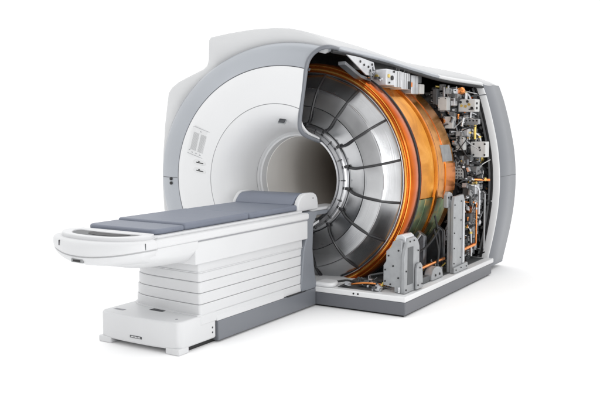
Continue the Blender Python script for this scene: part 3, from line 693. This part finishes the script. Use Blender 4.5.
# =================================================================== PATIENT TABLE
T = empty('patient_table', 'long white patient table with blue-grey pads docked to the scanner bore', 'patient table', (0, -.75, 0))
def tp(name, bm, m, parent=T, off=True, **k):
    if parent is T: bmesh.ops.translate(bm, verts=bm.verts, vec=(0, .75, 0))
    return obj(name, bm, m, parent, **k)
def rpoly(x0, x1, y0, y1, r, n=6, corners=(1, 1, 1, 1)):
    out = []
    for (cx, cy, a0, c) in ((x1, y1, 0, corners[0]), (x0, y1, 90, corners[1]), (x0, y0, 180, corners[2]), (x1, y0, 270, corners[3])):
        rr = r*c if c else .0001
        ox = cx-rr if cx == x1 else cx+rr; oy = cy-rr if cy == y1 else cy+rr
        if not c: out.append((cx, cy)); continue
        for i in range(n+1):
            a = R(a0+90*i/n); out.append((ox+rr*math.cos(a), oy+rr*math.sin(a)))
    return out
# foot
ftp = [(.31, -1.155), (-.31, -1.155), (-.31, -1.46)]+spl2([(-.29, -1.49), (-.15, -1.508), (0, -1.512), (.15, -1.508), (.29, -1.49)], 4)+[(.31, -1.46)]
foot = tp('foot', prism(bmesh.new(), ftp, 'z', .03, .19), M['white2'], bevel=.012, seg=3)
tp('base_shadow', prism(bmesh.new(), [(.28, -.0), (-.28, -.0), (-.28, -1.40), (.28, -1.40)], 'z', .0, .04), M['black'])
for (x, y) in ((-.265, -1.455), (.262, -1.455)):
    tp('levelling_foot', bx(x-.05, x+.05, y-.045, y+.045, 0, .038), M['white2'], bevel=.006)
bm = bmesh.new(); box(bm, -.045, .045, -1.5145, -1.508, .064, .078)
bd = tp('badge', bm, M['seam'], smooth=False)
for i in range(7): o = tp('badge_letter', bx(-.038+i*.011, -.031+i*.011, -1.5152, -1.514, .067, .075), M['label'], smooth=False); o.parent = bd
tp('floor_label', bx(-.055, .045, -1.335, -1.285, .19, .1915), M['seam'], smooth=False)
tp('floor_label', bx(-.26, -.18, -1.43, -1.40, .19, .1905), M['softseam'], smooth=False)
for z in (.10, .16, .07):
    bm = bmesh.new(); cyl(bm, (.31, -1.19 if z != .16 else -1.20, z), (.3115, -1.19 if z != .16 else -1.20, z), .006, 10); tp('fastener', bm, M['seam'])
bm = bmesh.new(); cyl(bm, (.24, -1.43, .19), (.24, -1.43, .1915), .008, 12); tp('fastener', bm, M['softseam'])
# plinth
tp('plinth', bx(-.325, .325, -1.150, -.006, .012, .132), M['band'], bevel=.005, label='grey plinth joining table and scanner')
# white sloping sill between plinth and bellows
bm = bmesh.new(); prism(bm, [(.322, .1325), (.318, .150), (.303, .205), (-.303, .205), (-.318, .150), (-.322, .1325)], 'y', -1.154, -.42)
tp('sill', bm, M['white2'], bevel=.004)
# pedestal of stepped covers
def pedpoly(e=0):
    return [(.298+e, -.155), (-.298-e, -.155), (-.298-e, -1.0)]+spl2([(-.295-e, -1.10-e*.5), (-.262-e, -1.19-e), (-.18, -1.245-e), (-.05, -1.268-e), (.10, -1.282-e), (.25, -1.292-e)], 4)+[(.288+e, -1.292-e), (.298+e, -1.282-e)]
lev = [(.135, .1905, .016), (.192, .2535, .012), (.255, .319, .008), (.3205, .385, .004), (.3865, .44, .0)]
for z0, z1, e in lev:
    o = tp('bellows_cover', prism(bmesh.new(), pedpoly(e), 'z', z0, z1), M['white2'], bevel=.005, seg=3, angle=25)
tp('core', prism(bmesh.new(), pedpoly(-.004), 'z', .14, .5), M['softseam'])
sk = [(x*1.07, y*1.02) for x, y in pedpoly(0)[3:-2]]+[(.300, -1.318), (.309, -1.305), (.309, -1.156), (-.3, -1.156)]
tp('skirt', prism(bmesh.new(), sk, 'z', .188, .197), M['white2'], bevel=.003)
tp('slot', bx(.30, .3265, -.38, -.14, .1335, .1375), M['black'])
# upper pedestal and table body with side panels
tp('upper_pedestal', prism(bmesh.new(), pedpoly(.002), 'z', .442, .52), M['white2'], bevel=.003, angle=25)
tp('ledge', prism(bmesh.new(), pedpoly(.006), 'z', .4405, .447), M['white2'], bevel=.002, angle=25)
body = tp('table_body', bx(-.33, .33, -1.362, -.128, .502, .632), M['white2'], bevel=.006, seg=3)
tp('shadow_gap', bx(-.327, .327, -1.36, -.13, .628, .642), M['softseam'])
# top frame
topo = [(.338, -.118), (-.338, -.118), (-.338, -1.77)]+spl2([(-.325, -1.80), (-.2, -1.812), (0, -1.818), (.2, -1.812), (.325, -1.80)], 4)+[(.338, -1.77)]
top = tp('table_top', prism(bmesh.new(), topo, 'z', .640, .684), M['white2'], bevel=.012, seg=4)
# hull under the cantilevered end
def hull():
    bm = bmesh.new(); rows = []
    prof = [(-1.34, .332, .50, .60), (-1.42, .332, .502, .585), (-1.55, .330, .508, .59), (-1.66, .328, .516, .60), (-1.74, .322, .53, .61), (-1.80, .29, .545, .617), (-1.84, .20, .56, .622)]
    for y, w, zb, zs in prof:
        zt = .641
        sec = [(-w, zt), (-w, zs), (-w*.96, zs-.025), (-w*.80, zb+.02), (-w*.55, zb), (0, zb-.004), (w*.55, zb), (w*.80, zb+.02), (w*.96, zs-.025), (w, zs), (w, zt)]
        rows.append([bm.verts.new((x, y, z)) for x, z in sec])
    for i in range(len(rows)-1):
        for k in range(10): bm.faces.new((rows[i][k], rows[i][k+1], rows[i+1][k+1], rows[i+1][k]))
        bm.faces.new((rows[i][10], rows[i][0], rows[i+1][0], rows[i+1][10]))
    bm.faces.new(rows[0]); bm.faces.new(rows[-1][::-1]); return bm
tp('underbody', hull(), M['white2'], bevel=.004, angle=50)
# bowed front bumper with a hand grip opening, and the underbody nose below it
bo = spl2([(-.352, -1.70), (-.352, -1.76), (-.335, -1.805), (-.25, -1.872), (-.12, -1.925), (.0, -1.942), (.12, -1.932), (.25, -1.885), (.332, -1.815), (.346, -1.77), (.346, -1.70)], 5)
def bow(secf):
    bm = bmesh.new(); rows = []
    for i, (x, y) in enumerate(bo):
        a = bo[max(i-1, 0)]; b = bo[min(i+1, len(bo)-1)]; tx, ty = b[0]-a[0], b[1]-a[1]; l = math.hypot(tx, ty)
        nx, ny = -ty/l, tx/l
        c = min(1, (x/.34)**2)      # 0 in the middle, 1 at the ends
        row = []
        for d, z in secf(c):
            q = (x+nx*d, y+ny*d)
            if d > .04: q = (x*(1-d*1.6), y+d*.85)
            row.append(bm.verts.new((q[0], q[1], z)))
        rows.append(row)
    n = len(rows[0])
    for i in range(len(rows)-1):
        for k in range(n): bm.faces.new((rows[i][k], rows[i][(k+1) % n], rows[i+1][(k+1) % n], rows[i+1][k]))
    bm.faces.new(rows[0]); bm.faces.new(rows[-1][::-1]); return bm
tp('bumper', bow(lambda c: [(.17, .692), (.03, .6905), (.014, .688), (.005, .682), (0, .673), (-.002, .65), (0, .612+.034*c), (.004, .608+.034*c), (.02, .607+.034*c), (.17, .606+.034*c)]), M['white2'], angle=50, label='bowed white end piece with a hand grip')
tp('shadow_gap', bow(lambda c: [(.009, .609+.034*c), (.009, .602+.034*c), (.06, .602+.034*c), (.06, .609+.034*c)]), M['ink'])
tp('underbody', bow(lambda c: [(.17, .604+.034*c), (.009, .6035+.034*c), (.004, .6+.034*c), (.005, .592+.034*c), (.016, .575+.034*c), (.032, .563+.03*c), (.07, .553+.02*c), (.12, .547+.01*c), (.17, .545)]), M['white2'], angle=50, label='rounded white nose under the bumper')
tp('seam_line', bx(.3445, .3475, -1.792, -1.789, .648, .682), M['seam'])
tp('seam_line', bx(-.172, -.168, -1.914, -1.90, .650, .678), M['seam'])
tp('deck', prism(bmesh.new(), rpoly(-.295, .295, -1.66, -.125, .03), 'z', .682, .6985), M['white2'], bevel=.005, seg=3)
so = spl2([(-.27, -1.64), (-.30, -1.70), (-.285, -1.78), (-.18, -1.865), (0, -1.902), (.18, -1.875), (.285, -1.79), (.30, -1.70), (.27, -1.64)], 5)
grip = tp('grip_surround', prism(bmesh.new(), so, 'z', .684, .712), M['white2'])
ho = spl2([(-.23, -1.70), (-.235, -1.74), (-.15, -1.83), (0, -1.862), (.15, -1.842), (.245, -1.76), (.24, -1.70)], 5)+spl2([(.24, -1.70), (.12, -1.715), (0, -1.72), (-.12, -1.715), (-.23, -1.70)], 3)[1:-1]
ct = obj('cut_tool', prism(bmesh.new(), [(x, y+.75) for x, y in ho], 'z', .6955, .75), M['black']); ct.parent = T
bpy.context.view_layer.update()
baked_boolean(grip, ct); bpy.data.objects.remove(ct)
bv = grip.modifiers.new('bevel', 'BEVEL'); bv.width = .007; bv.segments = 3; bv.limit_method = 'ANGLE'; bv.angle_limit = R(40)
o = tp('grip_opening', prism(bmesh.new(), [(x*.95, -1.775+(y+1.775)*.9) for x, y in ho], 'z', .694, .7065), M['castd']); 
o = tp('grip_recess', prism(bmesh.new(), [(x*.6+.03, -1.765+(y+1.775)*.6) for x, y in ho], 'z', .706, .7085), M['black'])
tp('latch', bx(-.05, .035, -1.9395, -1.925, .572, .592), M['mid'], bevel=.003)
tp('latch_button', bx(-.035, .02, -1.9415, -1.938, .577, .588), M['black'], bevel=.002)

# pads
def pad(name, x0, x1, y0, y1, z0, z1, r, label, cr=(1, 1, 1, 1), bv=.014):
    o = tp(name, prism(bmesh.new(), rpoly(x0, x1, y0, y1, r, corners=cr), 'z', z0, z1), M['vinyl'], bevel=bv, seg=4, label=label); return o
pad('pad', -.268, .262, -1.62, -1.375, .6985, .730, .05, 'thin blue-grey foot pad at the free end', (0, 0, 1, 1), .012)
pad('pad', -.268, .262, -1.372, -.735, .6985, .742, .02, 'long blue-grey middle pad')
pad('pad', -.268, .262, -.730, -.13, .6985, .740, .02, 'blue-grey pad next to the headrest')
# headrest: rounded bolster with white end caps
capo = [(-.165, .690), (-.165, .735), (-.15, .765), (-.115, .798), (-.085, .812), (-.03, .817), (.05, .814), (.085, .80), (.105, .775), (.115, .735), (.115, .690)]
hr = tp('headrest', prism(bmesh.new(), [(-.19, .737), (-.17, .765), (-.135, .797), (-.10, .808), (.04, .808), (.07, .79), (.08, .75), (.08, .737)], 'x', -.26, .232), M['vinyl'], bevel=.012, seg=4, label='raised blue-grey headrest bolster')
for (xa, xb) in ((.234, .272), (-.298, -.262)):
    o = obj('end_cap', prism(bmesh.new(), [(y+.75, z) for y, z in capo], 'x', xa, xb), M['white2'], hr, bevel=.009, seg=3)
bm = bmesh.new(); cyl(bm, (.272, .79, .775), (.2735, .79, .775), .005, 10); obj('fastener', bm, M['black'], hr)
# dock between table and scanner
side = [(-.135, .132), (-.19, .132), (-.20, .17), (-.185, .28), (-.165, .42), (-.13, .50), (-.125, .684), (.02, .684), (.02, .66), (-.035, .60), (-.045, .42), (-.02, .26), (.02, .132)]
tp('dock', prism(bmesh.new(), side, 'x', .235, .322), M['dock'], bevel=.006, label='dark grey docking column at the bore end')
tp('dock', prism(bmesh.new(), side, 'x', -.322, -.235), M['dock'], bevel=.006)
tp('dock_bridge', bx(-.233, .233, -.12, .0, .50, .683), M['dock'])
tp('bridge_plate', bx(-.21, .255, -.02, .33, .640, .672), M['dock'], bevel=.006)
tp('bore_rail', prism(bmesh.new(), rpoly(.12, .25, .04, .46, .03), 'z', .672, .694), M['white2'], bevel=.006)

# =================================================================== light and camera
w = bpy.data.worlds.new('World'); sc.world = w; w.use_nodes = True
N, L = w.node_tree.nodes, w.node_tree.links
bg = N['Background']; tc = N.new('ShaderNodeTexCoord'); sp = N.new('ShaderNodeSeparateXYZ'); L.new(tc.outputs['Generated'], sp.inputs[0])
# white surround behind the machine, dimmed behind the camera for metal reflections
dot = N.new('ShaderNodeVectorMath'); dot.operation = 'DOT_PRODUCT'; dot.inputs[1].default_value = (.40, -.90, .0); L.new(tc.outputs['Generated'], dot.inputs[0])
mr = N.new('ShaderNodeMapRange'); mr.interpolation_type = 'SMOOTHSTEP'
mr.inputs[1].default_value = -.1; mr.inputs[2].default_value = .75; mr.inputs[3].default_value = 1.14; mr.inputs[4].default_value = .50
L.new(dot.outputs['Value'], mr.inputs[0])
zz = N.new('ShaderNodeMath'); zz.operation = 'MAXIMUM'; zz.inputs[1].default_value = 0; L.new(sp.outputs['Z'], zz.inputs[0])
ad = N.new('ShaderNodeMath'); ad.operation = 'MULTIPLY_ADD'; ad.inputs[1].default_value = .6; L.new(zz.outputs[0], ad.inputs[0]); # dark noise patches added behind the camera for contrast in the metal
ns = N.new('ShaderNodeTexNoise'); ns.inputs['Scale'].default_value = 2.6; ns.inputs['Detail'].default_value = 1; L.new(tc.outputs['Generated'], ns.inputs['Vector'])
nr = N.new('ShaderNodeMapRange'); nr.inputs[1].default_value = .47; nr.inputs[2].default_value = .53; nr.inputs[3].default_value = .25; nr.inputs[4].default_value = 1.35; L.new(ns.outputs[0], nr.inputs[0])
fm = N.new('ShaderNodeMapRange'); fm.interpolation_type = 'SMOOTHSTEP'; fm.inputs[1].default_value = .05; fm.inputs[2].default_value = .35; L.new(dot.outputs['Value'], fm.inputs[0])
mx = N.new('ShaderNodeMix'); L.new(fm.outputs[0], mx.inputs[0]); mx.inputs[2].default_value = 1; L.new(nr.outputs[0], mx.inputs[3])
ml = N.new('ShaderNodeMath'); ml.operation = 'MULTIPLY'; L.new(mr.outputs[0], ml.inputs[0]); L.new(mx.outputs[0], ml.inputs[1])
L.new(ml.outputs[0], ad.inputs[2])
L.new(ad.outputs[0], bg.inputs['Strength']); bg.inputs['Color'].default_value = (1, 1, 1, 1)

def area(name, loc, target, sx, sy, power, col=(1, 1, 1)):
    l = bpy.data.lights.new(name, 'AREA'); l.shape = 'RECTANGLE'; l.size = sx; l.size_y = sy; l.energy = power; l.color = col
    o = bpy.data.objects.new(name, l); C.objects.link(o); o.location = loc
    o.rotation_euler = (Vector(target)-Vector(loc)).to_track_quat('-Z', 'Y').to_euler(); return o
area('softbox_left', (-4.2, -4.2, 2.6), (0, -.2, .9), 2.2, 3.0, 24)  # unseen area lamp added to lighten the front faces
area('softbox_front', (3.5, -4.6, 2.0), (-.2, .3, .85), 1.2, 1.2, 34)  # unseen area lamp added to light the bore wall and steel panels
area('strip_right', (3.9, -2.4, 1.5), (.2, .5, 1.3), .6, 2.4, 34)  # unseen strip lamp added to brighten the copper ring

cam = bpy.data.cameras.new('Camera'); co = bpy.data.objects.new('Camera', cam); C.objects.link(co)
cam.sensor_fit = 'HORIZONTAL'; cam.sensor_width = 36; cam.lens = 36*795/600
cam.clip_end = 1000; cam.clip_start = .05
co.location = (3.19, -4.862, 1.3); co.rotation_euler = (R(90-5.4), 0, R(31.7))
sc.camera = co
sc.view_settings.view_transform = 'Standard'; sc.view_settings.look = 'None'; sc.view_settings.exposure = 0; sc.view_settings.gamma = 1
sc.cycles.max_bounces = 8
